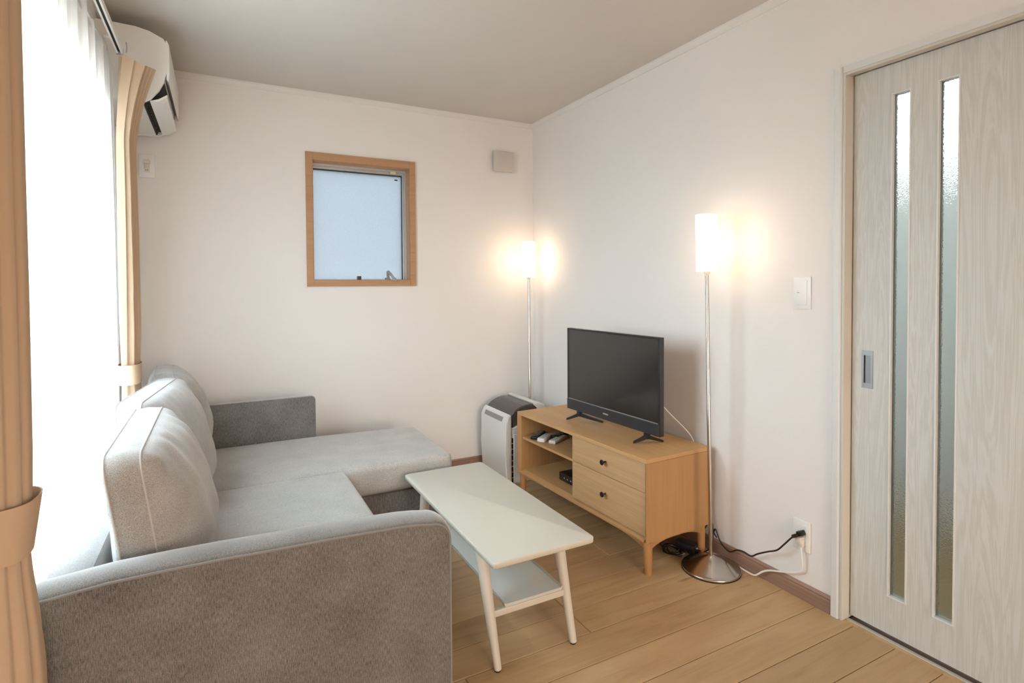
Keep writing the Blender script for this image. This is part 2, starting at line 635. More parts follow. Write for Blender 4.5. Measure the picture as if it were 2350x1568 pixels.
bm = bmesh.new()
loft(bm, [[(p, DY1+.036, z) for p, z in base_profile(-1)], [(p, -.012, z) for p, z in base_profile(-1)]])
struct('baseboard_right', bm, M['baseboard'])
bm = bmesh.new()
loft(bm, [[(XL+.001, p, z) for p, z in base_profile(-1)], [(-.001, p, z) for p, z in base_profile(-1)]])
struct('baseboard_back', bm, M['baseboard'])
bm = bmesh.new()
loft(bm, [[(XL+p, -.012, z) for p, z in base_profile(1)], [(XL+p, LY1+.05, z) for p, z in base_profile(1)]])
struct('baseboard_left', bm, M['baseboard'])

# ---- small window
wn = bpy.data.objects.new('window_1', None); col.objects.link(wn); wn['kind'] = 'structure'; WM[wn] = M4.copy()
OX0, OX1, OZ0, OZ1 = -1.556, -.885, 1.246, 2.045
obj('casing', box(OX0, WX0+.001, -.014, .002, OZ0, OZ1, bev=.0012), M['winwood'], wn)
obj('casing', box(WX1-.001, OX1, -.014, .002, OZ0, OZ1, bev=.0012), M['winwood'], wn)
obj('casing', box(WX0+.001, WX1-.001, -.013, .002, WZ1-.001, OZ1, bev=.0012), M['winwood'], wn)
obj('casing', box(WX0+.001, WX1-.001, -.013, .002, OZ0, WZ0+.001, bev=.0012), M['winwood'], wn)
bm = bmesh.new()   # timber reveal
B(bm, WX0, WX0+.005, .002, .062, WZ0, WZ1); B(bm, WX1-.005, WX1, .002, .062, WZ0, WZ1)
B(bm, WX0, WX1, .002, .062, WZ1-.005, WZ1); B(bm, WX0, WX1, .002, .062, WZ0-.001, WZ0+.003)
obj('reveal', bm, M['winwood'], wn)
bm = bmesh.new()   # aluminium outer frame, stepped
for (d0, d1, k) in ((.058, .085, .014), (.085, .125, .022)):
    B(bm, WX0, WX0+k*.5, d0, d1, WZ0, WZ1, bev=.001); B(bm, WX1-k, WX1, d0, d1, WZ0, WZ1, bev=.001)
    B(bm, WX0, WX1, d0+.0003, d1, WZ1-k*1.35, WZ1, bev=.001); B(bm, WX0, WX1, d0+.0003, d1, WZ0-.003, WZ0+k*.12, bev=.001)
obj('window_frame', bm, M['alu'], wn)
bm = bmesh.new()
gx0, gx1, gz0, gz1 = WX0+.010, -.947, WZ0+.004, 1.963
B(bm, gx0-.004, gx0, .094, .112, gz0-.004, gz1+.005); B(bm, gx1, gx1+.005, .094, .112, gz0-.004, gz1+.005)
B(bm, gx0, gx1, .094, .112, gz1, gz1+.006); B(bm, gx0, gx1, .094, .112, gz0-.004, gz0)
obj('gasket', bm, M['gasket'], wn)
obj('window_pane', box(gx0, gx1, .101, .106, gz0, gz1), M['frosted'], wn)
obj('latch', box(-1.247, -1.225, .045, .075, WZ0+.003, WZ0+.026, bev=.001), M['black'], wn)
obj('pane_mark', box(-.990, -.970, .0990, .1005, 1.936, 1.944), M['gasket'], wn)
obj('sticker', box(-1.03, -.995, .054, .0575, 1.969, 1.984), M['sticker'], wn)
bm = bmesh.new()   # crank handle
B(bm, -1.072, -1.045, .02, .06, WZ0+.002, WZ0+.016, bev=.002)
tube(bm, [(-1.058, .030, WZ0+.014), (-1.066, .010, WZ0+.050), (-1.060, -.005, WZ0+.048), (-1.035, -.020, WZ0+.010)], .0085, 10, 4)
lathe(bm, [(.0, -.012), (.010, -.010), (.012, 0), (.010, .010), (0, .012)], 0, 0, 16)
for v in bm.verts[-16*5:]:
    v.co += Vector((-1.030, -.024, WZ0+.003))
obj('crank_handle', bm, M['greyplastic'], wn, smooth=True)

# ---- balcony window behind the sheer
w2 = bpy.data.objects.new('window_2', None); col.objects.link(w2); w2['kind'] = 'structure'; WM[w2] = M4.copy()
bm = bmesh.new()
ym = (LY0+LY1)/2
for a, b in ((LY0, LY0+.045), (LY1-.045, LY1), (ym-.03, ym+.03)):
    B(bm, XL-.11, XL-.05, a, b, 0, LZ1, bev=.002)
B(bm, XL-.11, XL-.05, LY0, LY1, LZ1-.05, LZ1, bev=.002); B(bm, XL-.11, XL-.05, LY0, LY1, 0, .06, bev=.002)
obj('sash_frame', bm, M['alu'], w2)
obj('window_pane', box(XL-.085, XL-.080, LY0+.045, ym-.03, .06, LZ1-.05), M['clear'], w2)
obj('window_pane', box(XL-.085, XL-.080, ym+.03, LY1-.045, .06, LZ1-.05), M['clear'], w2)
bm = bmesh.new()
B(bm, XL-.05, XL+.012, LY0-.03, LY0, 0, LZ1+.03, bev=.001); B(bm, XL-.05, XL+.012, LY1, LY1+.03, 0, LZ1+.03, bev=.001)
B(bm, XL-.05, XL+.012, LY0, LY1, LZ1, LZ1+.03, bev=.001)
obj('casing', bm, M['trimwhite'], w2)
# added hallway transom, put in for the brightness behind the door glass
w3 = bpy.data.objects.new('window_3', None); col.objects.link(w3); w3['kind'] = 'structure'; WM[w3] = M4.copy()
obj('window_pane', box(1.26, 1.265, -2.5, -.9, 1.87, H), M['clear'], w3)

w4 = bpy.data.objects.new('window_4', None); col.objects.link(w4); w4['kind'] = 'structure'; WM[w4] = M4.copy()  # added rear window, unseen, put in to supply fill light
obj('window_pane', box(-2.2, -.3, YB-.08, YB-.075, .55, 2.05), M['cream_pane'], w4)
obj('sash_frame', box(-1.27, -1.23, YB-.10, YB-.06, .55, 2.05), M['alu'], w4)
# ---- added fill light, unseen, in the part of the room behind the camera
cl = thing('ceiling_light', 'round white ceiling light behind the camera', 'ceiling light', (-1.2, -5.0, H))
obj('fitting', lathe(bmesh.new(), [(0, -.001), (.24, -.001), (.24, -.035), (.22, -.04), (0, -.04)], n=40), M['white'], cl, local=True, smooth=math.radians(40))
_l = bpy.data.lights.new('ceiling_light_disc', 'AREA'); _l.shape = 'DISK'; _l.size = .42; _l.energy = 10; _l.color = (1, .88, .76)
_o = bpy.data.objects.new('ceiling_light_disc', _l); col.objects.link(_o); _o.parent = cl; _o.location = (0, 0, -.045)

# ---- sliding door
d1 = bpy.data.objects.new('door_1', None); col.objects.link(d1); d1['kind'] = 'structure'; WM[d1] = M4.copy()
bm = bmesh.new()
prism(bm, [(0, -2.228), (-.012, -2.229), (-.0125, -2.232), (-.0125, -2.252), (-.010, -2.256), (-.006, -2.259), (-.006, -2.264), (0, -2.264)], 'z', 0, 2.028)
prism(bm, [(-2.262, 2.005), (-3.16, 2.005), (-3.16, 2.0295), (-2.262, 2.0295)], 'x', -.012, 0)
B(bm, -.012, 0, -3.16, -3.12, 0, 2.028, bev=.001)
obj('casing', bm, M['trimwhite'], d1)
bm = bmesh.new()
B(bm, -.010, .098, -2.270, -2.2625, 0, 2.004, bev=.0015)
B(bm, -.008, .022, -3.12, -2.270, 1.996, 2.012, bev=.001)
B(bm, .075, .098, -3.12, -2.270, 1.975, 2.012)
B(bm, -.010, .098, -3.12, -3.112, 0, 2.0)
obj('jamb', bm, M['jamb'], d1)
PX0, PX1 = .036, .068
g = [(-2.459, -2.405), (-2.598, -2.544)]
GZ0, GZ1 = .150, 1.893
bm = bmesh.new()
for a, b in ((-2.405, -2.274), (-2.544, -2.459), (-3.10, -2.598)):
    B(bm, PX0, PX1, a, b, .014, 1.997)
for a, b in g:
    B(bm, PX0, PX1, a, b, .014, GZ0); B(bm, PX0, PX1, a, b, GZ1, 1.997)
bmesh.ops.remove_doubles(bm, verts=bm.verts, dist=1e-5)
dp = obj('door_panel', bm, M['door'], d1)
for a, b in g:
    bm = bmesh.new()
    f = .006
    for (s0, s1, t0, t1) in ((a-.004, a+.001, GZ0-.004, GZ1+.004), (b-.001, b+.004, GZ0-.004, GZ1+.004)):
        B(bm, PX0-.0025, PX0+.012, s0, s1, t0, t1, bev=.0008)
    B(bm, PX0-.0025, PX0+.012, a, b, GZ1-.001, GZ1+.004, bev=.0008); B(bm, PX0-.0025, PX0+.012, a, b, GZ0-.004, GZ0+.001, bev=.0008)
    obj('glazing_bead', bm, M['trimwhite'], dp)
    obj('glass_pane', box(PX0+.014, PX0+.018, a, b, GZ0, GZ1), M['figured'], dp)
# recessed pull
bm = bmesh.new()
hy0, hy1, hz0, hz1 = -2.348, -2.309, .868, 1.003
X = PX0-.002
B(bm, X, PX0+.001, hy0, hy0+.008, hz0, hz1); B(bm, X, PX0+.001, hy1-.007, hy1, hz0, hz1)
B(bm, X, PX0+.001, hy0+.008, hy1-.007, hz0, hz0+.018); B(bm, X, PX0+.001, hy0+.008, hy1-.007, hz1-.017, hz1)
obj('pull_plate', bm, M['handle'], dp)
bm = bmesh.new()
B(bm, X+.0012, X+.0022, hy0+.008, hy1-.012, hz0+.018, hz1-.017)
obj('pull_recess', bm, M['handle_in'], dp)
obj('pull_shadow_gap', box(X+.0010, X+.0020, hy1-.0125, hy1-.007, hz0+.018, hz1-.017), M['dark'], dp)
obj('floor_track', box(.016, .030, -3.11, -2.271, -.006, .0025, bev=.001), M['track'], d1)
obj('floor_gap', box(.030, .10, -3.11, -2.271, -.0115, -.004), M['track_dark'], d1)
obj('threshold', box(-.001, .0155, -3.118, -2.2635, -.011, -.0003, bev=.0008), M['plank'], d1)

# ================================================================== CURTAINS
RZ = 2.20
t = thing('curtain_rail', 'white double curtain rail with black slot above the balcony window', 'curtain rail', (XL, -1.8, 2.16))
for X0 in (-2.358, -2.412):
    bm = bmesh.new()
    prism(bm, [(X0-.011, 2.190), (X0-.011, 2.213), (X0+.011, 2.213), (X0+.011, 2.190), (X0+.0045, 2.190), (X0+.0045, 2.196), (X0-.0045, 2.196), (X0-.0045, 2.190)], 'y', -2.95, -.752)
    r_ = obj('rail', bm, M['white'], t)
    obj('rail_slot', box(X0-.0044, X0+.0044, -2.95, -.762, 2.1935, 2.1958), M['dark'], r_)
    obj('rail_end_cap', box(X0-.012, X0+.012, -.752, -.744, 2.186, 2.214, bev=.002), M['greyplastic'], r_)
for y in (-.85, -1.8, -2.8):
    obj('bracket', box(XL, -2.345, y-.01, y+.01, 2.213, 2.225, bev=.001), M['white'], t)


def sheet(P, nu, nv):
    bm = bmesh.new()
    V = [[bm.verts.new(P(i/nu, j/nv)) for i in range(nu+1)] for j in range(nv+1)]
    for j in range(nv):
        for i in range(nu):
            bm.faces.new((V[j][i], V[j][i+1], V[j+1][i+1], V[j+1][i]))
    return bm


def sheer_pt(u, v):
    z = 2.175-2.155*v
    y = -.690-1.42*u
    if u < .06: y += (.02*math.sin(v*PI)-.10*v)*(1-u/.06)
    s = .55+.45*min(1, v*3)
    X = -2.395 + s*(.016*math.sin(u*2*PI*11+1.2*math.sin(u*9)) + .008*math.sin(u*2*PI*23+2))
    if u < .03: z -= .02*(1-u/.03)
    # the hem of the header sags between its hooks
    if v == 0: z -= .010*abs(math.sin(u*PI*18))
    return (X, y, z)


tag(obj('sheer_curtain', sheet(sheer_pt, 520, 24), M['sheer'], smooth=True),
    'white translucent sheer curtain glowing in front of the balcony window', 'curtain')


def cq(a): return math.copysign(abs(math.cos(a))**.72, math.cos(a))
def sq(a): return math.copysign(abs(math.sin(a))**.72, math.sin(a))


def near_bundle():
    """the drape pushed together into a soft column of folds, pinched by its tieback"""
    prof = [(2.175, .058, .074), (1.9, .060, .068), (1.5, .061, .064), (1.2, .062, .062), (.96, .0615, .060), (.885, .060, .058), (.84, .057, .056), (.79, .055, .054),
            (.74, .058, .058), (.66, .066, .068), (.56, .072, .078), (.40, .076, .085), (.20, .079, .088), (.045, .080, .090)]
    bm = bmesh.new()
    n = 288
    rings = []
    zs = []
    for (z0, a0, b0), (z1, a1, b1) in zip(prof, prof[1:]):
        m_ = max(2, int((z0-z1)/.03))
        for k in range(m_):
            f = k/m_; f2 = f*f*(3-2*f)
            zs.append((z0+(z1-z0)*f, a0+(a1-a0)*f2, b0+(b1-b0)*f2))
    zs.append(prof[-1])
    for z, ra, rb in zs:
        ring = []
        for i in range(n):
            a = 2*PI*i/n
            w_ = math.sin(10*a+.7+.5*math.sin(1.7*z+a*2)+.25*math.sin(2.3*z))
            k = 1-.15*((1-w_)*.5)**2.2*(1+.4*math.sin(3*a+1))
            g_ = .10*math.exp(-((z-.83)/.07)**2)
            k = k*(1-g_)+g_*.97
            ring.append((-2.375+ra*k*cq(a), -2.245+rb*k*sq(a), z))
        rings.append(ring)
    loft(bm, rings, cap=False)
    return bm


t = thing('drape', 'tan drape tied back at the left edge of the frame, nearest the camera', 'curtain', (-2.375, -2.245, 0), group='tan drapes')
obj('drape_cloth', near_bundle(), M['drape'], t, smooth=True)


def band(bm, cx, cy, rx, ry, z0, z1, flare, tilt, n=48, th=.003):
    rings = []
    for (zz, k) in ((z0, 1.0), ((z0+z1)/2, 1+flare*.5), (z1, 1+flare)):
        rings.append([(cx+rx*k*cq(2*PI*i/n), cy+ry*k*sq(2*PI*i/n), zz+tilt*math.sin(2*PI*i/n)) for i in range(n)])
    for (zz, k) in ((z1, 1+flare-.04), ((z0+z1)/2, .96+flare*.5), (z0, .96)):
        rings.append([(cx+rx*k*cq(2*PI*i/n), cy+ry*k*sq(2*PI*i/n), zz+tilt*math.sin(2*PI*i/n)) for i in range(n)])
    rings.append(rings[0])
    loft(bm, rings, cap=False)
    return bm


obj('tieback', band(bmesh.new(), -2.374, -2.245, .0575, .0565, .786, .884, .23, .0), M['band'], t, smooth=True)


def far_pt(u, v):
    """pleats bunched together at the far end of the rail, fanning out at the heading"""
    z = 2.165-2.12*v
    zb = .915
    fan = max(0, 1-(2.165-z)/.36)
    fan = fan**1.4
    gth = math.exp(-((z-zb)/.12)**2)
    hx = .032+.034*fan - .006*gth
    cx = -2.337+.043*fan
    ph = u*2*PI*7
    y = -.785 - .11*u + .005*math.sin(ph)
    zz = z - .05*fan*(1 if math.sin(ph) > 0 else 0)*0
    X = cx + hx*math.sin(ph)*(.75+.25*math.sin(u*5+1)) + (.004*math.sin(ph*3+v*6))
    zz = z - fan*.030*(math.sin(ph)*.5+.5) - fan*.025*u
    return (X, y, zz)


t = thing('drape', 'tan drape bunched at the far end of the rail, beside the air conditioner', 'curtain', (-2.335, -.86, 0), group='tan drapes')
obj('drape_cloth', sheet(far_pt, 224, 60), M['drape'], t, smooth=math.radians(70))
obj('tieback', band(bmesh.new(), -2.337, -.840, .036, .075, .868, .945, .05, 0), M['band'], t, smooth=True)
obj('heading_hook', tube(bmesh.new(), [(-2.32, -.89, 2.19), (-2.318, -.89, 2.17), (-2.32, -.89, 2.15)], .002, 6, 3), M['greyplastic'], t)

# ================================================================== AIR CONDITIONER
t = thing('air_conditioner', 'white wall-mounted air conditioner in the far corner above the drape', 'air conditioner', (XL, -.36, 2.03))
prof = [(-2.449, 2.032), (-2.296, 2.032), (-2.288, 2.055), (-2.278, 2.105), (-2.235, 2.128), (-2.212, 2.140), (-2.2035, 2.165), (-2.2035, 2.285), (-2.213, 2.303), (-2.262, 2.326), (-2.31, 2.336), (-2.449, 2.340)]
obj('body', prism(bmesh.new(), prof, 'y', -.066, -.665), M['white'], t, smooth=math.radians(25))
cheek = [(-2.449, 2.030), (-2.285, 2.030), (-2.262, 2.045), (-2.232, 2.083), (-2.212, 2.125), (-2.2025, 2.165), (-2.2025, 2.287), (-2.212, 2.305), (-2.262, 2.328), (-2.31, 2.338), (-2.449, 2.342)]
for a, b in ((-.066, -.048), (-.684, -.665)):
    obj('end_panel', prism(bmesh.new(), cheek, 'y', a, b), M['white'], t, smooth=math.radians(25))
obj('outlet', prism(bmesh.new(), [(-2.294, 2.036), (-2.276, 2.100), (-2.215, 2.134), (-2.216, 2.130), (-2.272, 2.092), (-2.289, 2.036)], 'y', -.068, -.663), M['dark'], t)
bm = bmesh.new()
for k in range(14):
    y = -.10-.04*k
    B(bm, -2.289, -2.268, y-.0015, y+.0015, 2.045, 2.088)
obj('vane_row', bm, M['tint'], t)['kind'] = 'stuff'
obj('flap', prism(bmesh.new(), [(-2.268, 2.043), (-2.266, 2.037), (-2.236, 2.044), (-2.205, 2.068), (-2.2035, 2.078), (-2.236, 2.055)], 'y', -.070, -.655), M['white'], t, smooth=math.radians(30))
obj('front_panel', prism(bmesh.new(), [(-2.2035, 2.135), (-2.196, 2.125), (-2.192, 2.16), (-2.192, 2.282), (-2.200, 2.300), (-2.2035, 2.300)], 'y', -.05, -.682), M['white'], t, smooth=math.radians(30))

# wall socket under it
t = thing('wall_outlet', 'white wall socket with a plug in it under the air conditioner', 'outlet', (-2.343, 0, 1.884))
obj('plate', box(-2.379, -2.308, -.008, 0, 1.822, 1.945, bev=.003), M['plate'], t, smooth=True)
obj('socket_face', box(-2.356, -2.331, -.0095, -.008, 1.850, 1.918, bev=.0006), M['cream'], t)
bm = bmesh.new()
B(bm, -2.349, -2.347, -.0100, -.0092, 1.858, 1.866); B(bm, -2.341, -2.339, -.0100, -.0092, 1.858, 1.866)
obj('socket_slots', bm, M['dark'], t)
bm = bmesh.new()
B(bm, -2.358, -2.328, -.030, -.0095, 1.893, 1.912, bev=.004)
tube(bm, [(-2.349, -.025, 1.894), (-2.350, -.026, 1.880), (-2.352, -.02, 1.868)], .0035, 8, 3)
obj('plug', bm, M['cream'], t, smooth=True)

# ventilation cover
t = thing('vent_cover', 'square white ventilation cover high on the back wall near the corner', 'vent', (-.255, 0, 2.105))
obj('spigot', box(-.318, -.190, -.026, 0, 2.050, 2.160), M['greyplastic'], t)
obj('cover', box(-.332, -.176, -.040, -.022, 2.036, 2.176, bev=.004), M['vent'], t, smooth=True)

# light switch
t = thing('light_switch', 'white rocker light switch between the lamp and the sliding door', 'light switch', (0, -2.10, 1.21))
obj('plate', box(-.006, 0, -2.138, -2.066, 1.146, 1.272, bev=.002), M['plate'], t, smooth=True)
obj('rocker', box(-.0095, -.005, -2.124, -2.079, 1.162, 1.257, bev=.0015), M['plate'], t, smooth=True)
obj('indicator', box(-.0102, -.0095, -2.094, -2.084, 1.2090, 1.2115), M['greyplastic'], t)

# power outlet with two plugs
t = thing('wall_outlet', 'white wall socket low beside the door with black and white plugs', 'outlet', (0, -2.107, .253))
obj('plate', box(-.009, 0, -2.143, -2.072, .194, .314, bev=.0025), M['plate'], t, smooth=True)
obj('socket_face', box(-.0105, -.009, -2.130, -2.092, .212, .296, bev=.0006), M['plate'], t)

t = thing('black_cable', 'black power cord running from the wall socket to behind the lamp foot', 'cord', (-.04, -1.9, .05))
obj('cord', tube(bmesh.new(), [(-.036, -2.108, .262), (-.048, -2.096, .250), (-.052, -2.064, .209), (-.050, -2.031, .172), (-.046, -1.985, .145), (-.040, -1.933, .112),
    (-.035, -1.897, .086), (-.035, -1.857, .088), (-.034, -1.822, .080), (-.034, -1.790, .058), (-.034, -1.765, .060), (-.034, -1.735, .078), (-.034, -1.715, .110), (-.030, -1.700, .124),
    (-.028, -1.69, .105), (-.032, -1.71, .09)], .0034, 8), M['black'], t, smooth=True)
bm = bmesh.new()
mm = Matrix.Translation((-.024, -2.116, .269)) @ Matrix.Rotation(-.5, 4, 'X')
B(bm, -.012, .013, -.013, .013, -.010, .010, bev=.004, m=mm)
mm = Matrix.Translation((-.036, -2.104, .258)) @ Matrix.Rotation(-.6, 4, 'X')
B(bm, -.010, .008, -.012, .014, -.007, .007, bev=.003, m=mm)
obj('plug', bm, M['black'], t, smooth=True)

t = thing('white_cable', 'white power cord drooping from the wall socket along the skirting', 'cord', (-.04, -1.95, .0))
obj('cord', tube(bmesh.new(), [(-.026, -2.118, .226), (-.026, -2.119, .200), (-.022, -2.121, .160), (-.021, -2.119, .128), (-.022, -2.102, .108), (-.024, -2.043, .082),
    (-.026, -1.983, .061), (-.030, -1.950, .042), (-.034, -1.915, .012), (-.030, -1.870, .006), (-.024, -1.82, .006), (-.020, -1.77, .006), (-.022, -1.72, .006), (-.035, -1.68, .006), (-.06, -1.62, .006)], .0036, 8), M['plate'], t, smooth=True)
bm = bmesh.new()
B(bm, -.034, -.010, -2.122, -2.098, .226, .254, bev=.004)
B(bm, -.030, -.012, -2.125, -2.113, .214, .246, bev=.004)
obj('plug', bm, M['cream'], t, smooth=True)

# ================================================================== FLOOR LAMPS
def floor_lamp(x, y, label, lean):
    t = thing('floor_lamp', label, 'floor lamp', (x, y, 0), 0, 'slim steel floor lamps')
    sh = Vector((lean[0], lean[1], 0))

    def up_(bm):
        for v in bm.verts:
            v.co += sh*(v.co.z/1.3)
        return bm
    R = .124
    obj('base', lathe(bmesh.new(), [(0, .0), (R-.002, .0), (R, .003), (R, .009), (R-.003, .012), (R-.010, .013), (R-.014, .0145), (.075, .034), (.040, .050), (.016, .060), (.012, .064), (0, .064)], n=64),
        M['steel'], t, local=True, smooth=math.radians(50))
    obj('base_pad', lathe(bmesh.new(), [(0, -.0), (R+.001, 0), (R+.0012, .003), (0, .0031)], n=64), M['black'], t, local=True)
    obj('pole', up_(lathe(bmesh.new(), [(.0085, .060), (.0085, .70), (.0078, .702), (.0078, 1.285)], n=20)), M['steel'], t, local=True, smooth=True)
    obj('lamp_holder', up_(lathe(bmesh.new(), [(.008, 1.284), (.013, 1.292), (.017, 1.312), (.006, 1.316), (.004, 1.330), (0, 1.331)], n=24)), M['cream'], t, local=True, smooth=True)
    bm = bmesh.new()
    n = 40
    rr = .0435
    prof = [(rr, 1.300), (rr, 1.420), (rr, 1.541), (rr-.003, 1.543), (rr-.004, 1.541), (rr-.004, 1.300)]
    rings = [[(r*math.cos(2*PI*k/n), r*math.sin(2*PI*k/n), z) for k in range(n)] for r, z in prof]
    rings.append(rings[0])
    loft(bm, rings, cap=False)
    obj('lamp_shade', up_(bm), M['shade'], t, local=True, smooth=True)
    l = bpy.data.lights.new('bulb', 'POINT')
    l.energy = 2.1
    l.color = (1, .72, .48)
    l.shadow_soft_size = .022
    lo = bpy.data.objects.new('bulb', l)
    col.objects.link(lo)
    lo.parent = t
    lo.location = (lean[0]*1.07, lean[1]*1.07, 1.415)
    return t


floor_lamp(-.136, -1.772, 'steel floor lamp with a lit white tube shade, between the television stand and the door', (-.030, .0))
floor_lamp(-.137, -.185, 'steel floor lamp with a lit white tube shade, in the far room corner', (-.006, .0))

# ================================================================== TV STAND
A = math.radians(2.2)
t = thing('television_stand', 'oak television stand with open shelves, two drawers and tapered legs', 'cabinet', (-.43, -1.69, 0), -0.0)
# local frame: X into depth (towards the wall), Y along the length (away from the camera)
SM = Matrix.Translation((-.430, -1.690, 0)) @ Matrix.Rotation(A, 4, 'Z')
t.location = (-.430, -1.690, 0); t.rotation_euler = (0, 0, A); WM[t] = SM.copy()
SL, SD, ST, SB = 1.075, .392, .500, .140
th = .018


def L(*a, **k): return box(*a, **k)


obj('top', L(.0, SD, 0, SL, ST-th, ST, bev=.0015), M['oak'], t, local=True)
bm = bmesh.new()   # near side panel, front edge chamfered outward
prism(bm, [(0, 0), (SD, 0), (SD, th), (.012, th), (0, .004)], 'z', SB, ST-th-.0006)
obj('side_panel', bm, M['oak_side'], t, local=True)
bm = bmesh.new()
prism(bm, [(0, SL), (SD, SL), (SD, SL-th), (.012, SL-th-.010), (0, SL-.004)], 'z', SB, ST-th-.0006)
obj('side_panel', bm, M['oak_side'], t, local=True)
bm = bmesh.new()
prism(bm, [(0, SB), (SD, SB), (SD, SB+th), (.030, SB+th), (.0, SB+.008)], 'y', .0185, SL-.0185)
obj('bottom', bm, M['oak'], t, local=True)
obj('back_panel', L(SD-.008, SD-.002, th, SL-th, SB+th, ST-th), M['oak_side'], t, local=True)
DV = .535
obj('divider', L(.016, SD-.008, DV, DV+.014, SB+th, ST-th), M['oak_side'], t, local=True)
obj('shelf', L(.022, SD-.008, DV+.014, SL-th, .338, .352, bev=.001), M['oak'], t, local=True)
for z0, z1 in ((SB+th+.002, .3475), (.3500, ST-th-.002)):
    d = obj('drawer', L(.012, .030, th+.002, DV+.010, z0, z1, bev=.0012), M['oak_front'], t, local=True)
    yc, zc = .282, (z0+z1)/2 + (.0 if z0 > .3 else .010)
    bm = bmesh.new()
    n = 20
    prof = [(.004, .012), (.0045, -.002), (.0125, -.010), (.0128, -.013), (.011, -.015), (.0, -.015)]
    loft(bm, [[(xx, yc+max(r, 1e-5)*math.cos(2*PI*k/n), zc+max(r, 1e-5)*math.sin(2*PI*k/n)) for k in range(n)] for r, xx in prof])
    obj('knob', bm, M['knob'], d, local=True, smooth=True)
bm = bmesh.new()   # thin frame between the drawers and below the top
B(bm, .020, .034, th, DV, .3470, .3505)
obj('drawer_rail', bm, M['dark'], t, local=True)


def arch(p, q, drop0, drop1, axis, at, thick):
    """curved apron: full depth at both legs, thin in the middle"""
    pts = [(p, SB-.0005)]
    pts.append((q, SB-.0005))
    n = 24
    for i in range(n+1):
        u = 1-i/n
        k = abs(2*u-1)**(5 if axis == 'x' else 3)
        pts.append((p+(q-p)*u, SB-drop1-(drop0-drop1)*k))
    bm = bmesh.new()
    if axis == 'x':
        prism(bm, pts, 'x', at, at+thick)
    else:
        prism(bm, pts, 'y', at, at+thick)
    return bm


obj('apron', arch(.036, SL-.036, .036, .007, 'x', .018, .014), M['oak_leg'], t, local=True)
obj('apron', arch(.036, SL-.036, .036, .007, 'x', SD-.042, .014), M['oak_leg'], t, local=True)
obj('apron', arch(.036, SD-.050, .036, .009, 'y', .010, .014), M['oak_leg'], t, local=True)
obj('apron', arch(.036, SD-.050, .036, .009, 'y', SL-.026, .014), M['oak_leg'], t, local=True)
for sx, sy, dx, dy in ((.024, .018, .0, -.002), (SD-.034, .024, .006, .0), (.024, SL-.026, .0, .004), (SD-.034, SL-.026, .006, .004)):
    obj('leg', taper(bmesh.new(), (sx, sy, SB-.0005), (sx+dx, sy+dy, 0), .0205, .0165), M['oak_leg'], t, local=True, smooth=True)

# ---- things on the shelves
def at_stand(x, y, z): return tuple(SM @ Vector((x, y, z)))


def remote(label, x, y, rz, Lh, Wd, Th, mt, bt, group):
    p = at_stand(x, y, .3522)
    t = thing('remote_control', label, 'remote control', p, A+rz, group)
    obj('body', box(-Wd/2, Wd/2, -Lh/2, Lh/2, 0, Th, bev=min(.004, Th*.3)), mt, t, local=True, smooth=True)
    n = 5
    for i in range(n):
        for j in range(3):
            yy = -Lh*.34+Lh*.68*i/(n-1); xx = (j-1)*Wd*.27
            obj('button', box(xx-Wd*.08, xx+Wd*.08, yy-Lh*.025, yy+Lh*.025, Th-.0005, Th+.0015, bev=.0004), bt, t, local=True)
    return t


remote('black remote control leftmost on the upper shelf of the television stand', .100, 1.005, -.9, .155, .042, .018, M['black'], M['greyplastic'], 'remote controls on the shelf')
remote('white remote control in front on the upper shelf of the television stand', .098, .928, -1.0, .12, .046, .021, M['white'], M['greyplastic'], 'remote controls on the shelf')
remote('black remote control lying behind the white one on the shelf', .235, .940, -1.15, .19, .045, .020, M['black'], M['greyplastic'], 'remote controls on the shelf')
remote('grey remote control rightmost on the upper shelf of the television stand', .150, .870, -1.1, .15, .044, .017, M['cream'], M['greyplastic'], 'remote controls on the shelf')

t = thing('set_top_box', 'small black set-top box on the lower shelf of the television stand', 'set-top box', at_stand(.20, .64, SB+th+.0002), A)
obj('body', box(-.10, .10, -.088, .150, .004, .048, bev=.004), M['black'], t, local=True, smooth=True)
bm = bmesh.new()
for k in range(3):
    yy = .10-.030*k
    B(bm, -.1012, -.0995, yy-.005, yy+.005, .022, .029, bev=.0004)
obj('front_lights', bm, M['greyplastic'], t, local=True)
for xx in (-.08, .08):
    for yy in (-.07, .13): obj('foot', box(xx-.008, xx+.008, yy-.008, yy+.008, 0, .0045), M['black'], t, local=True)

# ================================================================== TELEVISION
TA = math.radians(2.0)
t = thing('television', 'black flat-screen television on the oak television stand', 'television', (-.268, -1.237, ST), TA)
TW, TZ0, TZ1 = .357, .052, .505
obj('casing', box(-.008, .016, -TW, TW, TZ0, TZ1, bev=.003), M['tvbar'], t, local=True, smooth=True)
obj('rear_housing', box(.014, .055, -TW*.72, TW*.72, TZ0+.03, TZ0+.30, bev=.012), M['black'], t, local=True, smooth=True)
sc = obj('screen', box(-.0092, -.0076, -TW+.012, TW-.012, TZ0+.064, TZ1-.010), M['screen'], t, local=True)
bm = bmesh.new()
B(bm, -.0115, -.0075, -TW, -TW+.011, TZ0, TZ1, bev=.001); B(bm, -.0115, -.0075, TW-.011, TW, TZ0, TZ1, bev=.001)
B(bm, -.0115, -.0075, -TW+.011, TW-.011, TZ1-.009, TZ1, bev=.001)
obj('bezel', bm, M['black'], t, local=True)
bb = obj('speaker_bar', box(-.0155, -.0075, -TW+.002, TW-.002, TZ0+.001, TZ0+.056, bev=.002), M['tvbar'], t, local=True)
obj('speaker_bar_trim', box(-.0125, -.008, -TW+.012, TW-.012, TZ0+.0575, TZ0+.0605), M['greyplastic'], t, local=True)
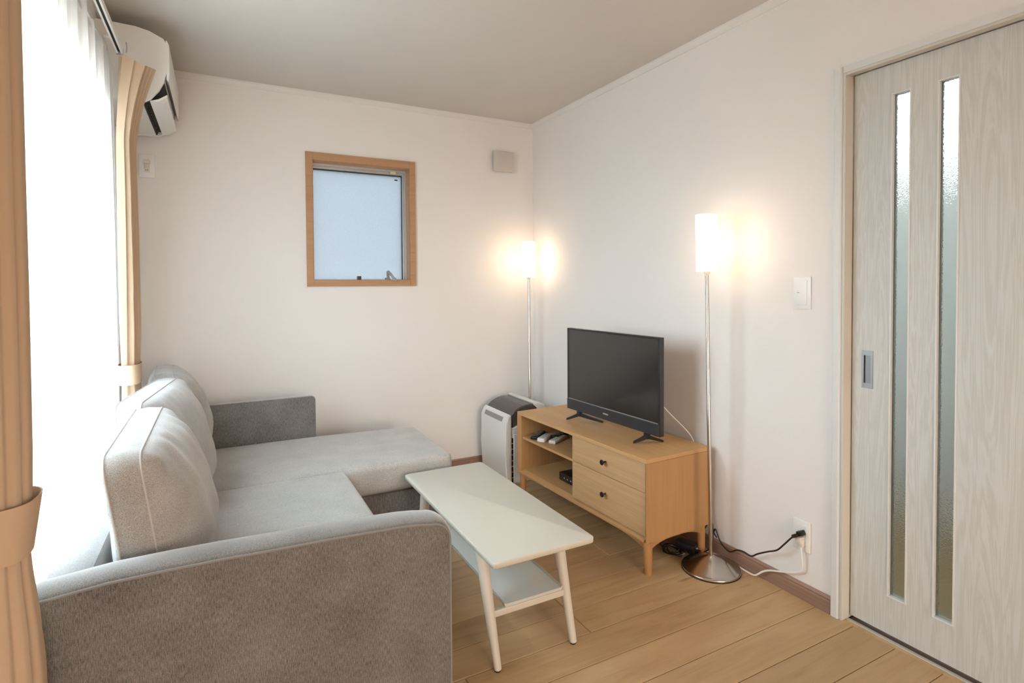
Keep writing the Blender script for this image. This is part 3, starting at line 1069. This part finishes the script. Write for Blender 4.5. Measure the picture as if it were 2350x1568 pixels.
bm = bmesh.new()   # the maker's mark: a short row of pale letters too small to read
for k, wd in enumerate((.0045, .004, .0045, .004, .0045, .004)):
    yy = .036-.0068*k
    B(bm, -.0163, -.0153, yy-wd/2, yy+wd/2, TZ0+.029, TZ0+.0355)
obj('maker_mark', bm, M['logo'], bb, local=True)
for y0, tips in ((.262, ((-.050, .312), (.075, .150))), (-.262, ((-.050, -.225), (.085, -.280)))):
    bm = bmesh.new()
    for xe, ye in tips:
        P = smooth_path([(.002, y0, .034), (xe*.45, y0+(ye-y0)*.42, .020), (xe, ye, .0045)], 6)
        dr = Vector((xe, ye-y0, 0)).normalized()
        nn = Vector((-dr.y, dr.x, 0))
        rings = []
        for i, p in enumerate(P):
            k = i/(len(P)-1)
            hw = .011-.005*k; hh = .011-.0068*k
            q = Vector((p.x, p.y, 0))
            rings.append([(*(q-nn*hw).xy, max(p.z-hh, .0003)), (*(q+nn*hw).xy, max(p.z-hh, .0003)), (*(q+nn*hw).xy, p.z+hh), (*(q-nn*hw).xy, p.z+hh)])
        loft(bm, rings)
    B(bm, -.008, .012, y0-.013, y0+.013, .022, TZ0+.004, bev=.002)
    obj('foot', bm, M['black'], t, local=True)

t = thing('antenna_cable', 'thin white cable from the back of the television to behind the stand', 'cable', (-.05, -1.55, .5))
obj('cable', tube(bmesh.new(), [(-.215, -1.50, .715), (-.19, -1.532, .675), (-.15, -1.543, .632), (-.10, -1.552, .585), (-.06, -1.558, .545), (-.036, -1.561, .515), (-.024, -1.565, .47), (-.020, -1.57, .30)], .0024, 8), M['plate'], t, smooth=True)

# ---- adapter and tangle of cable behind the lamp foot
t = thing('power_adapter', 'black power adapter lying by the rear leg of the television stand', 'power adapter', (-.105, -1.60, 0), .3)
obj('body', box(-.030, .030, -.050, .050, .0, .045, bev=.010), M['tvbar'], t, local=True, smooth=True)
obj('adapter_label', box(-.012, .012, -.0508, -.0495, .018, .030), M['plate'], t, local=True)
t = thing('cable_coil', 'black coiled cable bundle under the television stand behind the lamp foot', 'cable', (-.16, -1.60, 0))
rr_ = random.Random(3)
for k in range(4):
    pts = []
    c0 = Vector((-.190+rr_.uniform(-.01, .01), -1.600+rr_.uniform(-.02, .02), .016+.006*k))
    for i in range(14):
        a = 2*PI*i/14
        pts.append(c0+Vector((.034*math.cos(a+k), .050*math.sin(a+k), .006*math.sin(2*a+k))))
    obj('loop', tube(bmesh.new(), pts, .0032, 6, 0, closed=True), M['black'], t, smooth=True)
obj('loop', tube(bmesh.new(), [(-.11, -1.66, .030), (-.08, -1.66, .018), (-.055, -1.675, .020), (-.036, -1.690, .06), (-.030, -1.685, .13), (-.040, -1.68, .16), (-.05, -1.66, .12), (-.06, -1.62, .03)], .0032, 6), M['black'], t, smooth=True)

# ================================================================== DEHUMIDIFIER
t = thing('dehumidifier', 'white dehumidifier with a smoked canopy standing between the wall and the television stand', 'dehumidifier', (-.34, -.27, 0))
y0, y1_ = -.445, -.085
XF = -.462


def rprism(pts, a, b, bev, seg=3):
    bm = bmesh.new()
    prism(bm, pts, 'y', a, b)
    es = [e for e in bm.edges if abs(e.verts[0].co.y-e.verts[1].co.y) < 1e-6]
    bmesh.ops.bevel(bm, geom=es, offset=bev, segments=seg, affect='EDGES')
    return bm


obj('body', rprism([(XF+.045, .0), (-.180, .0), (-.180, .410), (-.30, .400), (XF+.045, .350)], y0, y1_, .008), M['white'], t, smooth=True)
fp = obj('front_panel', rprism([(XF+.006, .004), (XF+.043, .004), (XF+.043, .430), (XF+.034, .436), (XF+.018, .425), (XF, .385), (XF-.002, .2)], y0-.002, y1_+.002, .006), M['white'], t, smooth=True)
bm = bmesh.new()
mm = Matrix.Translation((XF+.0060, -.265, .402)) @ Matrix.Rotation(math.radians(24), 4, 'Y')
B(bm, -.0035, .002, -.125, .125, -.015, .015, bev=.001, m=mm)
obj('display', bm, M['display'], fp)
cano = [(XF+.044, .352), (-.230, .398), (-.230, .475), (-.262, .487), (-.30, .488), (-.345, .480), (-.385, .462), (XF+.052, .436), (XF+.044, .428)]
obj('canopy', rprism(cano, y0+.004, y1_-.004, .006), M['tint'], t, smooth=True)
obj('control_top', rprism([(-.250, .470), (-.180, .40), (-.165, .44), (-.175, .478), (-.235, .498), (-.262, .494)], y0, y1_, .005), M['white'], t, smooth=True)
bm = bmesh.new()
for k in range(8):
    z = .290-.036*k
    B(bm, XF+.0435, XF+.0525, y0-.0012, y0+.002, z-.030, z-.001)
obj('intake_slots', bm, M['dark'], t)
obj('side_panel', rprism([(XF+.056, .01), (-.190, .01), (-.190, .300), (XF+.056, .312)], y0-.004, y0+.004, .002), M['white'], t, smooth=True)
obj('rear_tank', rprism([(-.178, .01), (-.155, .03), (-.155, .38), (-.178, .40)], y0+.03, y1_-.03, .004), M['white'], t, smooth=True)

# ================================================================== COFFEE TABLE
TX0, TX1, TY0, TY1, TTZ = -1.291, -.905, -1.972, -1.050, .390
t = thing('coffee_table', 'off-white coffee table with a lower shelf and splayed round legs', 'coffee table', ((TX0+TX1)/2, (TY0+TY1)/2, 0))


def rrect(x0, x1, y0, y1, r, n=6):
    pts = []
    for cx, cy, a0 in ((x1-r, y1-r, 0), (x0+r, y1-r, 90), (x0+r, y0+r, 180), (x1-r, y0+r, 270)):
        for i in range(n+1):
            a = math.radians(a0+90*i/n)
            pts.append((cx+r*math.cos(a), cy+r*math.sin(a)))
    return pts


bm = bmesh.new()
rings = []
for z, ins in ((TTZ-.020, .004), (TTZ-.017, .0008), (TTZ-.004, 0), (TTZ-.001, .001), (TTZ, .003)):
    rings.append([(x, y, z) for x, y in rrect(TX0+ins, TX1-ins, TY0+ins, TY1-ins, .016)])
loft(bm, rings)
obj('tabletop', bm, M['table'], t, smooth=math.radians(50))
for yt_, yf in ((-1.795, -1.903), (-1.227, -1.119)):
    s = -1 if yf < yt_ else 1
    obj('cross_batten', box(TX0+.022, TX1-.022, yt_-.040, yt_+.030, TTZ-.038, TTZ-.0202, bev=.002), M['table_leg'], t)
    for xt, xb in ((-1.250, -1.244), (-.948, -.951)):
        obj('leg', taper(bmesh.new(), (xt, yt_, TTZ-.038), (xb, yf, .004), .0225, .0130, roundend=.004), M['table_leg'], t, smooth=True)
        obj('foot_pad', lathe(bmesh.new(), [(0, 0), (.0105, 0), (.0105, .0045), (0, .0045)], xb, yf, 16), M['black'], t)
    yr = yt_+(yf-yt_)*.56
    obj('shelf_rail', box(-1.236, -.962, yr-.010, yr+.010, .150, .1715, bev=.003), M['table_leg'], t)
SX0, SX1, SY0, SY1, SZ = -1.192, -.972, -1.862, -1.160, .172
bm = bmesh.new()
prism(bm, [(SX0-.005, SZ+.012), (SX0, SZ), (SX1, SZ), (SX1+.005, SZ+.012), (SX1+.005, SZ+.016), (SX1-.002, SZ+.006+.004), (SX0+.002, SZ+.010), (SX0-.005, SZ+.016)], 'y', SY0, SY1)
obj('shelf', bm, M['shelf'], t)

# ================================================================== SOFA
t = thing('corner_sofa', 'light grey fabric corner sofa with a chaise along the back wall', 'sofa', (-1.9, -1.2, 0))


def soft_block(x0, x1, y0, y1, z0, z1, r, puff, n=(24, 24, 6), seed=0, wr=0.0, sides=.0, skew=0):
    """upholstered block: rounded edges, domed top, bulging sides, faint wrinkles"""
    bm = bmesh.new()
    cx, cy, cz = (x0+x1)/2, (y0+y1)/2, (z0+z1)/2
    hx, hy, hz = (x1-x0)/2, (y1-y0)/2, (z1-z0)/2
    g = {}

    def V(i, j, k):
        if (i, j, k) in g: return g[(i, j, k)]
        def den(t):  # denser near the ends
            return math.sin((t-.5)*PI)*.5*.35+(t-.5)*.65
        a = 2*den(i/n[0]); b = 2*den(j/n[1]); c_ = 2*(k/n[2]-.5)
        q = Vector((a*hx, b*hy, c_*hz))
        inner = Vector((max(-(hx-r), min(hx-r, q.x)), max(-(hy-r), min(hy-r, q.y)), max(-(hz-r), min(hz-r, q.z))))
        d = q-inner
        if d.length > 1e-7:
            m_ = max(abs(d.x), abs(d.y), abs(d.z))
            d = d.normalized()*min(r, m_ if m_ < r else r)
        p = inner+d
        na, nb = p.x/hx, p.y/hy
        if p.z > 0:
            k2 = (1-na**4)*(1-nb**4)
            p.z += puff*max(0, k2)*(p.z/hz)
            if wr:
                p.z += wr*noise.noise(Vector((p.x*6+seed, p.y*6, seed)))*max(0, k2)
        if sides:
            f = (1-(p.z/hz)**2)
            if abs(na) > .98: p.x += math.copysign(sides*f, na)
            if abs(nb) > .98: p.y += math.copysign(sides*f, nb)
        X_, Y_ = p.x+cx, p.y+cy
        if skew and X_ > -1.6: Y_ -= skew*(X_+1.6)/.56*max(0, (Y_-y0)/(y1-y0))
        g[(i, j, k)] = bm.verts.new((X_, Y_, p.z+cz))
        return g[(i, j, k)]
    I, J, K = n
    for i in range(I):
        for j in range(J):
            bm.faces.new((V(i, j, K), V(i+1, j, K), V(i+1, j+1, K), V(i, j+1, K)))
            bm.faces.new((V(i, j, 0), V(i, j+1, 0), V(i+1, j+1, 0), V(i+1, j, 0)))
    for i in range(I):
        for k in range(K):
            bm.faces.new((V(i, 0, k), V(i+1, 0, k), V(i+1, 0, k+1), V(i, 0, k+1)))
            bm.faces.new((V(i, J, k), V(i, J, k+1), V(i+1, J, k+1), V(i+1, J, k)))
    for j in range(J):
        for k in range(K):
            bm.faces.new((V(0, j, k), V(0, j, k+1), V(0, j+1, k+1), V(0, j+1, k)))
            bm.faces.new((V(I, j, k), V(I, j+1, k), V(I, j+1, k+1), V(I, j, k+1)))
    return bm


def arm_outline(x0, x1, zt, near=True):
    pts = [(x0, .03), (x0, zt-.06)]
    r = .030
    for i in range(1, 6):
        a = math.radians(180-90*i/6)
        pts.append((x0+r+r*math.cos(a), zt-.006-r+r*math.sin(a)))
    if near:
        pts += [(x0+.07, zt-.003), (x0+.14, zt+.003), (x0+.24, zt+.004), (x0+.34, zt+.003), (x0+.45, zt-.001), (x0+.55, zt-.003), (x1-.18, zt-.008), (x1-.12, zt-.011), (x1-.075, zt-.016), (x1-.048, zt-.021)]
        cx, cz, r = x1-.046, zt-.067, .046
    else:
        for i in range(1, 9): pts.append((x0+.06+(x1-x0-.09)*i/9, zt-.003))
        cx, cz, r = x1-.022, zt-.025, .022
    for i in range(1, 9):
        a = math.radians(90-90*i/8)
        pts.append((cx+r*math.cos(a), cz+r*math.sin(a)))
    pts += [(x1, zt-.12), (x1, .35), (x1, .03)]
    return pts


def offset_outline(pts, d):
    out = []
    n = len(pts)
    for i, (x, z) in enumerate(pts):
        if i == 0: out.append((x-d, z)); continue
        if i == n-1: out.append((x+d, z)); continue
        a = Vector((pts[i+1][0]-pts[i-1][0], pts[i+1][1]-pts[i-1][1])).normalized()
        out.append((x-a.y*d, z+a.x*d))
    return out


def armrest(x0, x1, zt, yo, yi, pipes=True, crown_=.013):
    """yo = outer face, yi = inner face"""
    pts = arm_outline(x0, x1, zt, pipes)
    bm = bmesh.new()
    rings = []
    for u in (0, .04, .12, .25, .4, .6, .75, .88, .96, 1):
        d = crown_*math.sin(PI*u)**.6 if 0 < u < 1 else 0
        if u in (0, 1): d = -.004
        rings.append([(x, yo+(yi-yo)*u, z) for x, z in offset_outline(pts, d)])
    # faces softly domed
    loft(bm, rings)
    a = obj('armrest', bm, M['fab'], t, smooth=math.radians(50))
    if pipes:
        bm = bmesh.new()
        tube(bm, [(x, yo+.0015, z) for x, z in offset_outline(pts, .0005)], .0032, 8, 0)
        obj('piping', bm, M['piping'], a, smooth=True)
    return a


SX = -2.365
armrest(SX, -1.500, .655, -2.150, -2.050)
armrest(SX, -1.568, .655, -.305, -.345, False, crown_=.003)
# upholstered back along the window
bm = bmesh.new()
prism(bm, [(SX, .03), (SX-.0, .60), (SX+.006, .632), (SX+.022, .648), (SX+.075, .652), (SX+.094, .640), (SX+.099, .60), (SX+.102, .43), (SX+.102, .03)], 'y', -2.049, -.346)
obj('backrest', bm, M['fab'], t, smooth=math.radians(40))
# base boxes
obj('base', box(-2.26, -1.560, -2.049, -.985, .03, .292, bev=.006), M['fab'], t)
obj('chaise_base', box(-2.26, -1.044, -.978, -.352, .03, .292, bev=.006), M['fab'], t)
for fx, fy in ((-2.3, -2.1), (-1.56, -2.1), (-2.3, -.38), (-1.1, -.40), (-1.1, -.93), (-1.62, -1.02)):
    obj('foot', lathe(bmesh.new(), [(0, 0), (.018, 0), (.022, .03), (0, .03)], fx, fy, 12), M['black'], t)
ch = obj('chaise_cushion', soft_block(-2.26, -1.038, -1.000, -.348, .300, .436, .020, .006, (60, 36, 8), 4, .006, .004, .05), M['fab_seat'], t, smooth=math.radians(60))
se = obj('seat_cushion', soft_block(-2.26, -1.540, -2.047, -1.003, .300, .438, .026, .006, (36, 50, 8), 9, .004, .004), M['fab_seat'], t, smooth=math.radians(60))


def back_cushion(yc, wd, zc0, ht, lean, label, seed, xb, bulge=.125, yaw_=0, twist=0):
    """box cushion: flat gusset band, front and back panels that bulge, piping on both seams.
       local frame: X = thickness (front +X), Y = width, Z = height"""
    T_ = thing('back_cushion', label, 'cushion', (xb, yc, zc0), yaw_, 'loose back cushions on the sofa')
    hw, hh, g_ = wd/2, ht/2, .034
    nu, nv = 44, 36
    rs = random.Random(seed)
    so = rs.uniform(0, 50)

    def mapp(p):
        x, y, z = p
        z2 = z+hh
        xx = x - lean*z2 + twist*y*(z2/ht)
        return (xx, y, z2)

    def edge(u, v):
        """rounded-rect boundary slightly pulled in mid-sides"""
        y = hw*u; z = hh*v
        r = .05
        ay, az = abs(y)-(hw-r), abs(z)-(hh-r)
        if ay > 0 and az > 0:
            L_ = math.hypot(ay, az); m_ = max(ay, az)
            if L_ > 0:
                k = m_/L_
                y = math.copysign(hw-r+ay*k, y); z = math.copysign(hh-r+az*k, z)
        if z > 0: z -= .012*(abs(u)**6)*0
        return y, z

    def panel(sgn):
        bm = bmesh.new()
        V = []
        for j in range(nv+1):
            rowv = []
            for i in range(nu+1):
                a = math.sin((i/nu-.5)*PI); b = math.sin((j/nv-.5)*PI)
                u = a*.6+(2*i/nu-1)*.4; v = b*.6+(2*j/nv-1)*.4
                y, z = edge(u, v)
                k = max(0, (1-abs(u)**2.6))*max(0, (1-abs(v)**2.4))
                bl = bulge if sgn > 0 else bulge*.35
                if sgn > 0: k2 = k**.5*(1-.18*v)
                else: k2 = k**.55
                x = sgn*(g_+bl*k2)
                q = Vector((y*1.0, z*1.0, so))
                edgef = max(0, 1-k)
                # soft creases running in from the seam
                wv = noise.noise(Vector((y*20+so, z*5, so)))*.017*edgef*(abs(v)**1.5)
                wv += noise.noise(Vector((y*4, z*16+so, so)))*.011*edgef*(abs(u)**1.5)
                wv += noise.noise(q*4.5)*.015*min(1, k*3)
                wv += noise.noise(q*11)*.0075*min(1, k*3)
                x += sgn*wv*min(1, (1-max(abs(u), abs(v)))*14)
                rowv.append(bm.verts.new(mapp((x, y, z))))
            V.append(rowv)
        for j in range(nv):
            for i in range(nu):
                bm.faces.new((V[j][i], V[j][i+1], V[j+1][i+1], V[j+1][i]))
        rim = [V[0][i].co.copy() for i in range(nu)]+[V[j][nu].co.copy() for j in range(nv)] + \
              [V[nv][i].co.copy() for i in range(nu, 0, -1)]+[V[j][0].co.copy() for j in range(nv, 0, -1)]
        return bm, rim
    fb, rim1 = panel(1)
    bb_, rim2 = panel(-1)
    obj('front_panel', fb, M['cushion'], T_, local=True, smooth=math.radians(80))
    obj('rear_panel', bb_, M['cushion'], T_, local=True, smooth=math.radians(80))
    bm = bmesh.new()
    mid = []
    cen = Vector((0, 0, hh))
    for a, b in zip(rim1, rim2):
        m_ = (a+b)/2
        d = Vector((0, m_.y, m_.z-hh))
        n_ = noise.noise(Vector((m_.y*14, m_.z*14, so)))*.004
        if d.length > 0: m_ = m_+d.normalized()*(.006+n_)
        mid.append(m_)
    rings = [rim1, [a.lerp(b, .5) for a, b in zip(rim1, mid)], mid, [a.lerp(b, .5) for a, b in zip(mid, rim2)], rim2]
    loft(bm, rings, cap=False)
    obj('gusset', bm, M['cushion'], T_, local=True, smooth=math.radians(80))
    for rim in (rim1, rim2):
        obj('piping', tube(bmesh.new(), rim, .0022, 6, 0, closed=True), M['piping_pale'], T_, local=True, smooth=True)
    return T_


back_cushion(-1.715, .610, .447, .425, .14, 'nearest grey back cushion on the sofa, its end panel facing the camera', 1, -2.158, .106)
back_cushion(-1.085, .600, .447, .425, .14, 'middle grey back cushion on the sofa, between two others', 2, -2.188, .118, -.13)
back_cushion(-.562, .395, .447, .430, .12, 'farthest grey back cushion on the sofa, by the back wall', 3, -2.190, .115, .05)
